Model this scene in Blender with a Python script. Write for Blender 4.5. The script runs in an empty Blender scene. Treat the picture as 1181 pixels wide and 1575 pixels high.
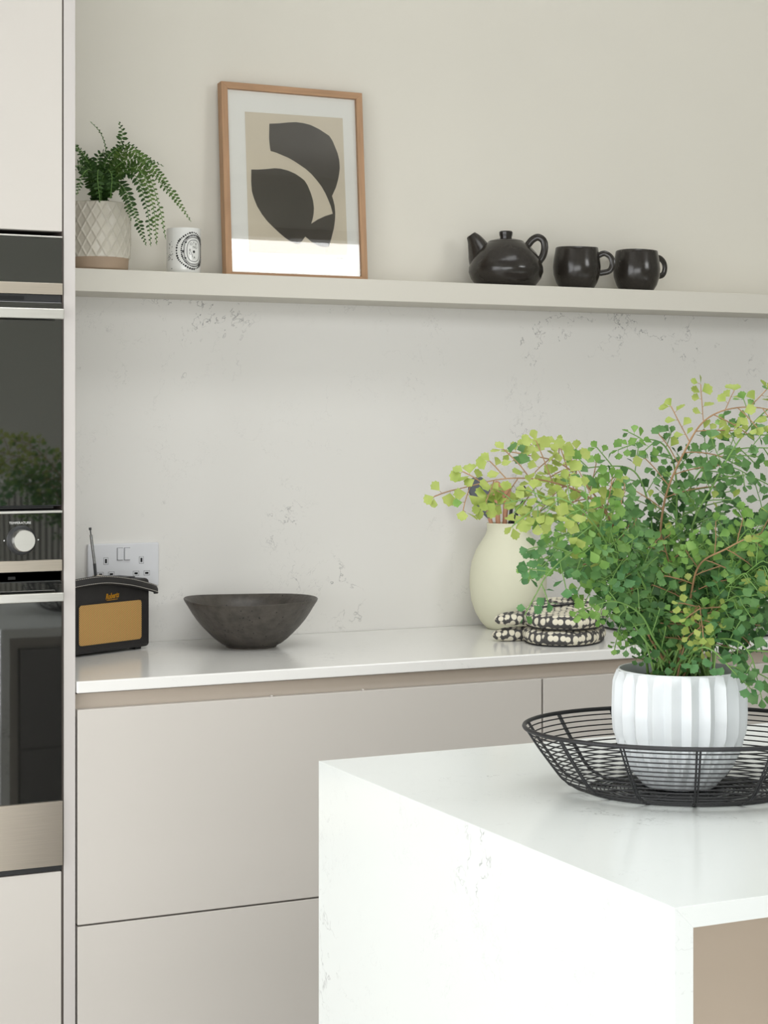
import bpy, bmesh, math, random
from mathutils import Vector, Matrix
random.seed(7)
C = bpy.context.scene.collection
PI = math.pi

# ------------------------------------------------------------------ camera, world, light, exposure
H = 1.335                     # eye height
YAW = math.radians(25.42)
F = 2821.0                    # focal length in pixels of the 1181 px wide frame
cd = bpy.data.cameras.new('camera'); cam = bpy.data.objects.new('camera', cd); C.objects.link(cam)
cam.location = (0, 0, H); cam.rotation_euler = (PI/2, 0, -YAW)
cd.sensor_fit = 'HORIZONTAL'; cd.sensor_width = 36; cd.lens = F*36/1181
cd.shift_y = -129.0/1181; cd.clip_start = 0.05; cd.clip_end = 60
bpy.context.scene.camera = cam

w = bpy.data.worlds.new('world'); bpy.context.scene.world = w; w.use_nodes = True
bg = w.node_tree.nodes['Background']; bg.inputs[0].default_value = (0.86, 0.93, 1.0, 1); bg.inputs[1].default_value = 1.0

def area(name, loc, rot, sx, sy, power, col=(1, 1, 1)):
    l = bpy.data.lights.new(name, 'AREA'); l.shape = 'RECTANGLE'; l.size = sx; l.size_y = sy
    l.energy = power; l.color = col
    o = bpy.data.objects.new(name, l); o.location = loc; o.rotation_euler = rot; C.objects.link(o); return o
# daylight outside the window on the left, outside the tall window behind, and above the roof light
area('daylight_left', (-2.75, 0.6, 1.45), (0, -PI/2, 0), 2.5, 3.6, 112, (1.0, 1.0, 1.0))
area('daylight_rear', (3.8, -1.25, 2.55), (PI/2, 0, 0), 1.7, 1.0, 48, (1.0, 1.0, 0.99))
area('daylight_front', (-.7, -1.25, 1.08), (PI/2, 0, 0), 3.5, 1.85, 94, (1.0, 1.0, 0.99))
area('daylight_roof', (1.1, 1.4, 3.42), (0, 0, 0), 2.4, 1.9, 50, (1.0, 0.995, 0.98))
vs = bpy.context.scene.view_settings
vs.view_transform = 'Standard'; vs.look = 'None'; vs.gamma = 1; vs.use_curve_mapping = False
vs.exposure = 0.0

# ------------------------------------------------------------------ materials
def lin(c):
    return tuple(((x/255)/12.92 if x/255 <= 0.04045 else (((x/255)+0.055)/1.055)**2.4) for x in c) + (1,)

def mat(name, col, rough=0.5, metal=0.0, var=0.04, vscale=30, bump=0.0, bscale=200, spec=0.5, coat=0.0, stretch=None):
    m = bpy.data.materials.new(name); m.use_nodes = True
    nt = m.node_tree; b = nt.nodes['Principled BSDF']
    b.inputs['Roughness'].default_value = rough; b.inputs['Metallic'].default_value = metal
    b.inputs['Specular IOR Level'].default_value = spec; b.inputs['Coat Weight'].default_value = coat
    tc = nt.nodes.new('ShaderNodeTexCoord'); mp = nt.nodes.new('ShaderNodeMapping')
    nt.links.new(tc.outputs['Object'], mp.inputs[0])
    if stretch: mp.inputs['Scale'].default_value = stretch
    n = nt.nodes.new('ShaderNodeTexNoise'); n.inputs['Scale'].default_value = vscale; n.inputs['Detail'].default_value = 4
    nt.links.new(mp.outputs[0], n.inputs['Vector'])
    r = nt.nodes.new('ShaderNodeValToRGB'); L = lin(col)
    r.color_ramp.elements[0].position = 0.3; r.color_ramp.elements[1].position = 0.7
    r.color_ramp.elements[0].color = tuple(x*(1-var) for x in L[:3]) + (1,)
    r.color_ramp.elements[1].color = tuple(min(1, x*(1+var)) for x in L[:3]) + (1,)
    nt.links.new(n.outputs['Fac'], r.inputs[0]); nt.links.new(r.outputs[0], b.inputs['Base Color'])
    if bump:
        n2 = nt.nodes.new('ShaderNodeTexNoise'); n2.inputs['Scale'].default_value = bscale
        nt.links.new(mp.outputs[0], n2.inputs['Vector'])
        bp = nt.nodes.new('ShaderNodeBump'); bp.inputs['Strength'].default_value = bump; bp.inputs['Distance'].default_value = 0.002
        nt.links.new(n2.outputs['Fac'], bp.inputs['Height']); nt.links.new(bp.outputs[0], b.inputs['Normal'])
    return m

def quartz(name, col, rough, vein=0.6, seed=0.0, veincol=(120, 120, 122), thr=0.62):
    m = bpy.data.materials.new(name); m.use_nodes = True
    nt = m.node_tree; N = nt.nodes; Lk = nt.links; b = N['Principled BSDF']
    b.inputs['Roughness'].default_value = rough; b.inputs['Specular IOR Level'].default_value = 0.5
    tc = N.new('ShaderNodeTexCoord'); mp = N.new('ShaderNodeMapping'); mp.inputs['Location'].default_value = (seed, seed*0.7, seed*1.3)
    Lk.new(tc.outputs['Object'], mp.inputs[0])
    def ridge(scale, detail, width, dist):
        n = N.new('ShaderNodeTexNoise'); n.inputs['Scale'].default_value = scale; n.inputs['Detail'].default_value = detail
        n.inputs['Roughness'].default_value = 0.72; n.inputs['Distortion'].default_value = dist
        Lk.new(mp.outputs[0], n.inputs['Vector'])
        s = N.new('ShaderNodeMath'); s.operation = 'SUBTRACT'; Lk.new(n.outputs['Fac'], s.inputs[0]); s.inputs[1].default_value = 0.5
        a = N.new('ShaderNodeMath'); a.operation = 'ABSOLUTE'; Lk.new(s.outputs[0], a.inputs[0])
        r = N.new('ShaderNodeMapRange'); r.inputs['From Min'].default_value = 0; r.inputs['From Max'].default_value = width
        r.inputs['To Min'].default_value = 1; r.inputs['To Max'].default_value = 0; Lk.new(a.outputs[0], r.inputs[0]); return r.outputs[0]
    def mask(scale, lo, hi, off):
        mp2 = N.new('ShaderNodeMapping'); mp2.inputs['Location'].default_value = (seed+off, off, off*2); Lk.new(tc.outputs['Object'], mp2.inputs[0])
        n = N.new('ShaderNodeTexNoise'); n.inputs['Scale'].default_value = scale; n.inputs['Detail'].default_value = 2.5
        Lk.new(mp2.outputs[0], n.inputs['Vector'])
        r = N.new('ShaderNodeMapRange'); r.inputs['From Min'].default_value = lo; r.inputs['From Max'].default_value = hi
        Lk.new(n.outputs['Fac'], r.inputs[0]); return r.outputs[0]
    def mul(a, c):
        x = N.new('ShaderNodeMath'); x.operation = 'MULTIPLY'; Lk.new(a, x.inputs[0])
        if isinstance(c, float): x.inputs[1].default_value = c
        else: Lk.new(c, x.inputs[1])
        return x.outputs[0]
    v1 = mul(mul(mul(ridge(3.2, 6, 0.0065, 0.25), mask(3.0, thr-0.05, thr+0.03, 3.1)), mask(60, 0.40, 0.62, 5.0)), vein)
    v2 = mul(mul(mul(ridge(9, 5, 0.006, 0.35), mask(6.0, 0.46, 0.66, 9.4)), mask(40, 0.35, 0.6, 2.0)), vein*0.42)
    mx = N.new('ShaderNodeMath'); mx.operation = 'MAXIMUM'; Lk.new(v1, mx.inputs[0]); Lk.new(v2, mx.inputs[1])
    sp = N.new('ShaderNodeTexNoise'); sp.inputs['Scale'].default_value = 3; Lk.new(mp.outputs[0], sp.inputs['Vector'])
    L = lin(col); cr = N.new('ShaderNodeValToRGB')
    cr.color_ramp.elements[0].color = tuple(x*0.97 for x in L[:3])+(1,); cr.color_ramp.elements[1].color = tuple(min(1, x*1.02) for x in L[:3])+(1,)
    Lk.new(sp.outputs['Fac'], cr.inputs[0])
    mc = N.new('ShaderNodeMixRGB'); Lk.new(mx.outputs[0], mc.inputs[0]); Lk.new(cr.outputs[0], mc.inputs[1]); mc.inputs[2].default_value = lin(veincol)
    Lk.new(mc.outputs[0], b.inputs['Base Color']); return m

def thin_glass(name, ior=1.5, tint=(1, 1, 1), gmul=1.0):
    m = bpy.data.materials.new(name); m.use_nodes = True; nt = m.node_tree; N = nt.nodes
    N.remove(N['Principled BSDF']); out = N['Material Output']
    t = N.new('ShaderNodeBsdfTransparent'); t.inputs[0].default_value = tint+(1,)
    g = N.new('ShaderNodeBsdfGlossy'); g.inputs['Roughness'].default_value = 0.01
    f = N.new('ShaderNodeFresnel'); f.inputs[0].default_value = ior
    mx = N.new('ShaderNodeMixShader'); nt.links.new(f.outputs[0], mx.inputs[0]); nt.links.new(t.outputs[0], mx.inputs[1]); nt.links.new(g.outputs[0], mx.inputs[2])
    nt.links.new(mx.outputs[0], out.inputs[0]); return m

def leafmat(name, col, col2):
    m = bpy.data.materials.new(name); m.use_nodes = True; nt = m.node_tree; N = nt.nodes; b = N['Principled BSDF']; out = N['Material Output']
    tc = N.new('ShaderNodeTexCoord'); n = N.new('ShaderNodeTexNoise'); n.inputs['Scale'].default_value = 45
    geo = N.new('ShaderNodeNewGeometry'); nt.links.new(geo.outputs['Position'], n.inputs['Vector'])
    r = N.new('ShaderNodeValToRGB'); r.color_ramp.elements[0].position = 0.35; r.color_ramp.elements[1].position = 0.65
    r.color_ramp.elements[0].color = lin(col); r.color_ramp.elements[1].color = lin(col2)
    nt.links.new(n.outputs['Fac'], r.inputs[0]); nt.links.new(r.outputs[0], b.inputs['Base Color'])
    b.inputs['Roughness'].default_value = 0.5; b.inputs['Specular IOR Level'].default_value = 0.35
    t = N.new('ShaderNodeBsdfTranslucent'); nt.links.new(r.outputs[0], t.inputs[0])
    mx = N.new('ShaderNodeMixShader'); mx.inputs[0].default_value = 0.3
    nt.links.new(b.outputs[0], mx.inputs[1]); nt.links.new(t.outputs[0], mx.inputs[2]); nt.links.new(mx.outputs[0], out.inputs[0]); return m

M = {}
M['wall'] = mat('wall_paint', (226, 222, 211), 0.85, var=0.012, vscale=2, bump=0.03, bscale=300)
M['wall_room'] = mat('room_wall_paint', (196, 198, 190), 0.85, var=0.012, vscale=2)
M['ceiling'] = mat('ceiling_paint', (238, 237, 232), 0.9, var=0.01, vscale=2)
M['floor'] = mat('floor_stone', (208, 205, 200), 0.35, var=0.06, vscale=3)
M['shelf'] = mat('shelf_paint', (213, 209, 198), 0.5, var=0.01, vscale=3)
M['cab'] = mat('cabinet_lacquer', (199, 194, 187), 0.42, var=0.008, vscale=2)
M['panel'] = mat('end_panel_lacquer', (194, 189, 185), 0.42, var=0.008, vscale=2)
M['rail'] = mat('handle_rail', (188, 176, 162), 0.4, var=0.01)
M['carcass'] = mat('carcass_painted_shade', (72, 64, 58), 0.7)  # beige board; shade of the door gaps is put into its colour
M['island_panel'] = mat('island_back_panel', (204, 188, 170), 0.5, var=0.01, vscale=2)
M['splash'] = quartz('quartz_splashback', (228, 226, 221), 0.28, 0.72, 1.7, (96, 96, 98), thr=0.58)
M['worktop'] = quartz('quartz_worktop', (232, 231, 227), 0.16, 0.35, 4.3)
M['island'] = quartz('quartz_island', (226, 230, 228), 0.2, 0.6, 8.9, thr=0.62)
M['steel'] = mat('brushed_steel', (196, 186, 172), 0.33, 1.0, var=0.05, vscale=12, stretch=(1, 1, 60))
M['steel_bright'] = mat('satin_steel', (222, 220, 214), 0.32, 1.0, var=0.03, vscale=12, stretch=(1, 1, 60))
M['blackglass'] = mat('oven_black_glass', (16, 17, 16), 0.03, var=0.02, spec=1.0)
M['blackglass'].node_tree.nodes['Principled BSDF'].inputs['IOR'].default_value = 1.9
M['hob'] = mat('hob_black_glass', (14, 14, 15), 0.06, var=0.02)
M['dark'] = mat('dark_plastic', (34, 35, 36), 0.45)
M['slot'] = mat('vent_slot_black', (8, 8, 8), 0.7)
M['grey'] = mat('charcoal_metal', (70, 72, 72), 0.4, 0.3)
M['white_print'] = mat('white_print', (215, 215, 212), 0.5)
M['oak'] = mat('oak_frame', (178, 140, 106), 0.55, var=0.14, vscale=18, stretch=(8, 8, 0.6), bump=0.1)
M['oak_h'] = mat('oak_frame_rail', (178, 140, 106), 0.55, var=0.14, vscale=18, stretch=(0.6, 8, 8), bump=0.1)
M['mount'] = mat('mount_paper', (252, 251, 243), 0.9, var=0.01)
M['print_beige'] = mat('print_beige', (228, 217, 194), 0.9, var=0.03, vscale=12)
M['print_black'] = mat('print_charcoal', (84, 79, 70), 0.85, var=0.12, vscale=9)
M['glass'] = thin_glass('picture_glass', 1.5)
M['pane'] = thin_glass('window_glass', 1.35)
M['stoneware'] = mat('black_stoneware', (44, 40, 36), 0.2, var=0.12, vscale=160, bump=0.03, bscale=90)
M['bowl'] = mat('speckled_black_clay', (72, 67, 61), 0.42, var=0.3, vscale=55, bump=0.35, bscale=120)
M['vase'] = mat('pale_green_clay', (222, 221, 197), 0.75, var=0.015, vscale=14, bump=0.05)
M['white_ceramic'] = mat('white_ceramic', (219, 223, 225), 0.3, var=0.01)
M['pot_cream'] = mat('cream_glaze', (208, 202, 188), 0.25, var=0.05, vscale=25)
M['pot_tan'] = mat('bare_clay_band', (176, 154, 132), 0.6, var=0.04)
M['soil'] = mat('potting_soil', (60, 48, 38), 0.95, var=0.5, vscale=120, bump=0.6)
M['wire'] = mat('black_wire', (40, 40, 42), 0.45, 0.2)
M['leather'] = mat('black_leather', (32, 30, 30), 0.5, var=0.1, bump=0.25, bscale=500)
M['stitch'] = mat('stitching', (205, 200, 190), 0.8)
M['gold'] = mat('gold_badge', (222, 160, 48), 0.35, 0.7)
M['chrome'] = mat('chrome', (150, 150, 150), 0.2, 1.0)
M['cream_plastic'] = mat('cream_plastic', (205, 196, 180), 0.5)
M['socket'] = mat('socket_white', (222, 223, 226), 0.3, var=0.005)
M['socket_gap'] = mat('socket_gap', (130, 130, 132), 0.5)
M['candle'] = mat('candle_glass_white', (228, 228, 224), 0.2, var=0.01)
M['ink'] = mat('black_ink', (24, 24, 24), 0.5)
M['wood'] = mat('utensil_wood', (190, 140, 108), 0.6, var=0.12, vscale=20, stretch=(6, 6, 1))
M['slate'] = mat('slate_silicone', (84, 88, 94), 0.55)
M['black'] = mat('black_silicone', (26, 26, 28), 0.5)
M['stool'] = mat('stool_grey_paint', (214, 214, 208), 0.5)
M['tag'] = mat('cotton_tag', (222, 216, 200), 0.9)
M['trim'] = mat('window_frame_grey', (60, 62, 64), 0.5)
M['stem'] = mat('fern_stem_brown', (146, 114, 80), 0.6, var=0.2)
M['stem_g'] = mat('fern_stem_green', (104, 140, 70), 0.6, var=0.15)
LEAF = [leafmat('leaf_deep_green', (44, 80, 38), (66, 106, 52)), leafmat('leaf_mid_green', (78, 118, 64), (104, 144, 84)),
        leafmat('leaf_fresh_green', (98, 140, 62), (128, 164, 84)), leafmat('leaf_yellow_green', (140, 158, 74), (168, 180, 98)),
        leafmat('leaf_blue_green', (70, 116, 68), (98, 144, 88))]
M['shelf_leaf'] = leafmat('shelf_fern_leaf', (40, 68, 28), (64, 96, 42))
M['shelf_leaf_tip'] = leafmat('shelf_fern_leaf_tip', (66, 96, 42), (98, 126, 60))

def grille_mat():
    m = bpy.data.materials.new('gold_grille_cloth'); m.use_nodes = True; nt = m.node_tree; N = nt.nodes; b = N['Principled BSDF']
    tc = N.new('ShaderNodeTexCoord'); sx = N.new('ShaderNodeSeparateXYZ'); nt.links.new(tc.outputs['Object'], sx.inputs[0])
    def wave(o, k):
        a = N.new('ShaderNodeMath'); a.operation = 'MULTIPLY'; nt.links.new(o, a.inputs[0]); a.inputs[1].default_value = k
        s = N.new('ShaderNodeMath'); s.operation = 'SINE'; nt.links.new(a.outputs[0], s.inputs[0]); return s.outputs[0]
    p = N.new('ShaderNodeMath'); p.operation = 'MULTIPLY'
    nt.links.new(wave(sx.outputs['X'], 2*PI/0.0042), p.inputs[0]); nt.links.new(wave(sx.outputs['Z'], 2*PI/0.0042), p.inputs[1])
    r = N.new('ShaderNodeMapRange'); r.inputs['From Min'].default_value = -0.1; r.inputs['From Max'].default_value = 0.35; nt.links.new(p.outputs[0], r.inputs[0])
    mx = N.new('ShaderNodeMixRGB'); nt.links.new(r.outputs[0], mx.inputs[0]); mx.inputs[1].default_value = lin((226, 182, 112)); mx.inputs[2].default_value = lin((112, 78, 42))
    nt.links.new(mx.outputs[0], b.inputs['Base Color']); b.inputs['Roughness'].default_value = 0.5; b.inputs['Metallic'].default_value = 0.3
    return m
M['grille'] = grille_mat()

def mitt_mat():
    m = bpy.data.materials.new('mitt_printed_cotton'); m.use_nodes = True; nt = m.node_tree; N = nt.nodes; b = N['Principled BSDF']
    tc = N.new('ShaderNodeTexCoord'); v = N.new('ShaderNodeTexVoronoi'); v.feature = 'F1'; v.inputs['Scale'].default_value = 82
    v.inputs['Randomness'].default_value = 0.32
    mp = N.new('ShaderNodeMapping'); mp.inputs['Scale'].default_value = (0.9, 1.0, 0.85); nt.links.new(tc.outputs['Object'], mp.inputs[0]); nt.links.new(mp.outputs[0], v.inputs['Vector'])
    r = N.new('ShaderNodeMapRange'); r.inputs['From Min'].default_value = 0.53; r.inputs['From Max'].default_value = 0.47; nt.links.new(v.outputs['Distance'], r.inputs[0])
    n = N.new('ShaderNodeTexNoise'); n.inputs['Scale'].default_value = 500; nt.links.new(tc.outputs['Object'], n.inputs['Vector'])
    dk = N.new('ShaderNodeMixRGB'); nt.links.new(n.outputs['Fac'], dk.inputs[0]); dk.inputs[1].default_value = lin((40, 40, 40)); dk.inputs[2].default_value = lin((96, 94, 92))
    mx = N.new('ShaderNodeMixRGB'); nt.links.new(r.outputs[0], mx.inputs[0]); nt.links.new(dk.outputs[0], mx.inputs[1]); mx.inputs[2].default_value = lin((222, 216, 196))
    nt.links.new(mx.outputs[0], b.inputs['Base Color']); b.inputs['Roughness'].default_value = 0.9; return m
M['mitt'] = mitt_mat()

# ------------------------------------------------------------------ helpers
SN, CS = math.sin(YAW), math.cos(YAW)
def pt(u, v, D):
    """3-D point seen at pixel (u, v) at distance D along the viewing axis"""
    lat = (u-590.5)/F*D
    return Vector((lat*CS+D*SN, D*CS-lat*SN, H-(v-658.5)*D/F))
def ptY(u, v, Y):
    t = math.tan(YAW+math.atan((u-590.5)/F)); D = Y*(CS+SN*t)
    return Vector((Y*t, Y, H-(v-658.5)*D/F))

def link(name, me, m=None, parent=None, smooth=False, loc=None, ang=None):
    o = bpy.data.objects.new(name, me); C.objects.link(o)
    if m is not None:
        for x in (m if isinstance(m, (list, tuple)) else [m]): me.materials.append(x)
    if smooth:
        for p in me.polygons: p.use_smooth = True
    if ang is not None:
        me.update(); bm = bmesh.new(); bm.from_mesh(me)
        for e in bm.edges:
            if len(e.link_faces) == 2 and e.calc_face_angle(0) > ang: e.smooth = False
        bm.to_mesh(me); bm.free()
    if parent is not None: o.parent = parent
    if loc is not None: o.location = loc
    return o
def pymesh(name, v, f):
    me = bpy.data.meshes.new(name); me.from_pydata([tuple(x) for x in v], [], f); me.update(); return me
def bmobj(name, bm, m, parent=None, smooth=False, ang=None, loc=None):
    bmesh.ops.recalc_face_normals(bm, faces=bm.faces[:])
    me = bpy.data.meshes.new(name); bm.to_mesh(me); bm.free(); return link(name, me, m, parent, smooth, loc, ang)
def tag(o, label=None, cat=None, group=None, kind=None):
    if label: o['label'] = label
    if cat: o['category'] = cat
    if group: o['group'] = group
    if kind: o['kind'] = kind
    return o
def empty(name, loc, rz=0, label=None, cat=None, group=None):
    o = bpy.data.objects.new(name, None); o.empty_display_size = 0.05; C.objects.link(o); o.location = loc; o.rotation_euler = (0, 0, rz)
    return tag(o, label, cat, group)
def add_box(bm, x0, x1, y0, y1, z0, z1, bev=0.0, seg=2):
    r = bmesh.ops.create_cube(bm, size=1.0); vs_ = r['verts']
    for v in vs_:
        v.co = Vector((x0+(v.co.x+.5)*(x1-x0), y0+(v.co.y+.5)*(y1-y0), z0+(v.co.z+.5)*(z1-z0)))
    if bev:
        es = list({e for v in vs_ for e in v.link_edges})
        bmesh.ops.bevel(bm, geom=es, offset=bev, segments=seg, affect='EDGES', profile=0.5)
def box(name, x0, x1, y0, y1, z0, z1, m, parent=None, bev=0.0, seg=2):
    bm = bmesh.new(); add_box(bm, x0, x1, y0, y1, z0, z1, bev, seg)
    return bmobj(name, bm, m, parent)
def add_tube(bm, path, r, n=8, caps=True, rz=None, closed=False):
    path = [Vector(p) for p in path]; rings = []; up = Vector((0, 0, 1)); N = len(path)
    prev = None
    for i, p in enumerate(path):
        if closed: t = path[(i+1) % N]-path[i-1]
        else: t = path[min(i+1, N-1)]-path[max(i-1, 0)]
        if t.length < 1e-9: t = Vector((0, 0, 1))
        t.normalize()
        if prev is None:
            a = up if abs(t.z) < 0.9 else Vector((1, 0, 0)); s = t.cross(a).normalized()
        else:
            s = (prev - t*prev.dot(t)); s = s.normalized() if s.length > 1e-6 else t.orthogonal().normalized()
        prev = s; b = t.cross(s)
        rr = r[i] if isinstance(r, (list, tuple)) else r
        r2 = rr if rz is None else (rz[i] if isinstance(rz, (list, tuple)) else rz)
        rings.append([bm.verts.new(p+s*math.cos(2*PI*k/n)*rr+b*math.sin(2*PI*k/n)*r2) for k in range(n)])
    for i in range(N if closed else N-1):
        A, B = rings[i], rings[(i+1) % N]
        for k in range(n): bm.faces.new((A[k], A[(k+1) % n], B[(k+1) % n], B[k]))
    if caps and not closed:
        bm.faces.new(rings[0][::-1]); bm.faces.new(rings[-1])
def tube(name, path, r, m, parent=None, n=8, **kw):
    bm = bmesh.new(); add_tube(bm, path, r, n, **kw); return bmobj(name, bm, m, parent, smooth=True, ang=1.0)
def add_lathe(bm, prof, n=64, fn=None, close=False):
    """prof: (r, z) list; r == 0 gives a pole; fn(r, z, a) -> r"""
    rings = []
    for r, z in prof:
        if r <= 1e-7: rings.append([bm.verts.new((0, 0, z))]*n)
        else:
            ring = []
            for k in range(n):
                a = 2*PI*k/n; rr = fn(r, z, a) if fn else r
                zz = z
                if isinstance(rr, tuple): rr, zz = rr
                ring.append(bm.verts.new((rr*math.cos(a), rr*math.sin(a), zz)))
            rings.append(ring)
    for i in range(len(rings)-1):
        A, B = rings[i], rings[i+1]
        for k in range(n):
            q = [A[k], A[(k+1) % n], B[(k+1) % n], B[k]]; u = []
            for x in q:
                if x not in u: u.append(x)
            if len(u) > 2: bm.faces.new(u)
def lathe(name, prof, m, parent=None, n=64, fn=None, ang=0.7, loc=None):
    bm = bmesh.new(); add_lathe(bm, prof, n, fn); return bmobj(name, bm, m, parent, smooth=True, ang=ang, loc=loc)
def spline(pts, k=6):
    pts = [Vector(p) for p in pts]; out = []
    P = [pts[0]*2-pts[1]]+pts+[pts[-1]*2-pts[-2]]
    for i in range(1, len(P)-2):
        for j in range(k):
            t = j/k; a, b, c, d = P[i-1], P[i], P[i+1], P[i+2]
            out.append(0.5*((2*b)+(c-a)*t+(2*a-5*b+4*c-d)*t*t+(3*b-a-3*c+d)*t**3))
    out.append(pts[-1]); return out
def poly(name, pts, y, m, parent, th=0.0003):
    """flat polygon in the x-z plane, with a little thickness, facing -y"""
    bm = bmesh.new(); vs_ = [bm.verts.new((x, y, z)) for x, z in pts]; f = bm.faces.new(vs_)
    r = bmesh.ops.extrude_face_region(bm, geom=[f])
    for v in r['geom']:
        if isinstance(v, bmesh.types.BMVert): v.co.y += th
    bmesh.ops.triangulate(bm, faces=[f for f in bm.faces if len(f.verts) > 4])
    return bmobj(name, bm, m, parent)
def text_mesh(s, size, shear=0.0, extrude=0.0, offset=0.0):
    c = bpy.data.curves.new('text', 'FONT'); c.body = s; c.size = size; c.shear = shear; c.extrude = extrude; c.offset = offset
    c.align_x = 'CENTER'; c.align_y = 'CENTER'; c.resolution_u = 3
    o = bpy.data.objects.new('text', c); C.objects.link(o); bpy.context.view_layer.update()
    me = bpy.data.meshes.new_from_object(o); bpy.data.objects.remove(o); return me

WT = 0.91          # worktop height
YF = 3.0           # cabinet fronts
YW = 3.494         # splashback face
SHZ = 1.635        # shelf top

# ------------------------------------------------------------------ the room
def structure(name, m, *boxes):
    bm = bmesh.new()
    for b in boxes: add_box(bm, *b)
    return tag(bmobj(name, bm, m), kind='structure')
X0, X1, Y0, Y1, ZC = -2.6, 5.6, -1.1, 3.51, 3.25
structure('floor', M['floor'], (X0-.15, X1+.15, Y0-.15, Y1+.15, -0.1, 0))
structure('ceiling', M['ceiling'], (X0-.15, -.1, Y0-.15, Y1+.15, ZC, ZC+.15), (2.3, X1+.15, Y0-.15, Y1+.15, ZC, ZC+.15),
          (-.1, 2.3, Y0-.15, .45, ZC, ZC+.15), (-.1, 2.3, 2.35, Y1+.15, ZC, ZC+.15))
structure('wall_back', M['wall'], (X0, X1, Y1, Y1+.15, 0, ZC))
structure('wall_left', M['wall_room'], (X0-.15, X0, Y0, -1.0, 0, ZC), (X0-.15, X0, 2.4, Y1, 0, ZC), (X0-.15, X0, -1.0, 2.4, 0, .2), (X0-.15, X0, -1.0, 2.4, 2.6, ZC))
structure('wall_right', M['wall_room'], (X1, X1+.15, Y0, Y1, 0, ZC))
structure('wall_front', M['wall_room'], (X0, -2.45, Y0-.15, Y0, 0, ZC), (1.05, 3.0, Y0-.15, Y0, 0, ZC), (-2.45, 1.05, Y0-.15, Y0, 2.0, ZC), (-2.45, 1.05, Y0-.15, Y0, 0, .12), (4.6, X1, Y0-.15, Y0, 0, ZC), (3.0, 4.6, Y0-.15, Y0, 3.0, ZC), (3.0, 4.6, Y0-.15, Y0, 0, 2.1))
def window(name, axis, c, a0, a1, z0, z1, nmul):
    wdw = bpy.data.objects.new(name, None); C.objects.link(wdw); tag(wdw, kind='structure')
    bm = bmesh.new(); t = 0.05
    def bb(p0, p1, q0, q1):
        if axis == 'x': add_box(bm, c-.03, c+.03, p0, p1, q0, q1)
        elif axis == 'y': add_box(bm, p0, p1, c-.03, c+.03, q0, q1)
        else: add_box(bm, p0, p1, q0, q1, c-.03, c+.03)
    bb(a0, a1, z0, z0+t); bb(a0, a1, z1-t, z1); bb(a0, a0+t, z0, z1); bb(a1-t, a1, z0, z1)
    for k in range(1, nmul):
        x = a0+(a1-a0)*k/nmul; bb(x-.02, x+.02, z0, z1)
    bmobj('window_frame', bm, M['trim'], wdw)
    for k in range(nmul):
        p0, p1 = a0+(a1-a0)*k/nmul+.02, a0+(a1-a0)*(k+1)/nmul-.02
        if axis == 'x': box('pane', c-.004, c+.004, p0, p1, z0+t, z1-t, M['pane'], wdw)
        elif axis == 'y': box('pane', p0, p1, c-.004, c+.004, z0+t, z1-t, M['pane'], wdw)
        else: box('pane', p0, p1, z0+t, z1-t, c-.004, c+.004, M['pane'], wdw)
window('window_1', 'x', X0-.07, -1.0, 2.4, .2, 2.6, 3)
window('window_2', 'y', Y0-.07, 3.0, 4.6, 2.1, 3.0, 1)
window('window_4', 'y', Y0-.07, -2.45, 1.05, .12, 2.0, 2)
window('window_3', 'z', ZC+.07, -.1, 2.3, .45, 2.35, 2)

# splashback, floating shelf, worktop
s = box('splashback', .853, 4.6, YW, Y1-.0005, WT, 1.592, M['splash']); tag(s, 'white quartz splashback with fine grey veins on the wall under the shelf', 'splashback')
s = box('floating_shelf', .853, 4.6, 3.35, Y1, 1.592, SHZ, M['shelf'], bev=0.001); tag(s, 'long pale greige floating shelf running along the wall', 'shelf')
s = box('worktop', .8545, 4.6, 2.996, YW, WT-.02, WT, M['worktop'], bev=0.0022, seg=3); tag(s, 'long white quartz worktop over the drawer units along the wall', 'worktop')

# ------------------------------------------------------------------ drawer units
def drawer_unit(x0, x1, label):
    t = empty('drawer_unit', (x0, YF, 0), 0, label, 'cabinet', 'handleless drawer units under the worktop')
    w_ = x1-x0
    bm = bmesh.new()
    add_box(bm, .0015, w_-.0015, .022, .48, .12, .888); add_box(bm, 0, w_, .07, .09, 0, .12)
    bmobj('body', bm, M['carcass'], t)
    # recessed handle rail: a scooped profile running across the unit
    prof = [(0.004, .8885), (0.021, .8880), (0.021, .872), (0.020, .864), (0.016, .857), (0.012, .850)]
    bm = bmesh.new(); A = [[bm.verts.new((x, y, z)) for y, z in prof] for x in (0.0, w_)]
    for i in range(len(prof)-1): bm.faces.new((A[0][i], A[1][i], A[1][i+1], A[0][i+1]))
    bmobj('handle_rail', bm, M['rail'], t, smooth=True, ang=0.8)
    for z0, z1 in ((.5005, .8617), (.13, .4975)):
        d = box('drawer_front', .0025, w_-.0015, 0, .0195, z0, z1, M['cab'], t, bev=0.0012)
    return t
u1 = drawer_unit(.8545, 1.757, 'wide greige drawer unit between the oven housing and the island corner')
for u_, v_ in ((420.5, 1070), (561, 1062)):
    p = ptY(u_, v_, YF)-Vector((.8545, YF, 0))
    box('rail_clip', p.x-.002, p.x+.002, .006, .012, .858, .864, M['cab'], u1, bev=0.001)
drawer_unit(1.757, 2.66, 'greige drawer unit below the hob, behind the big potted fern')

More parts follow.
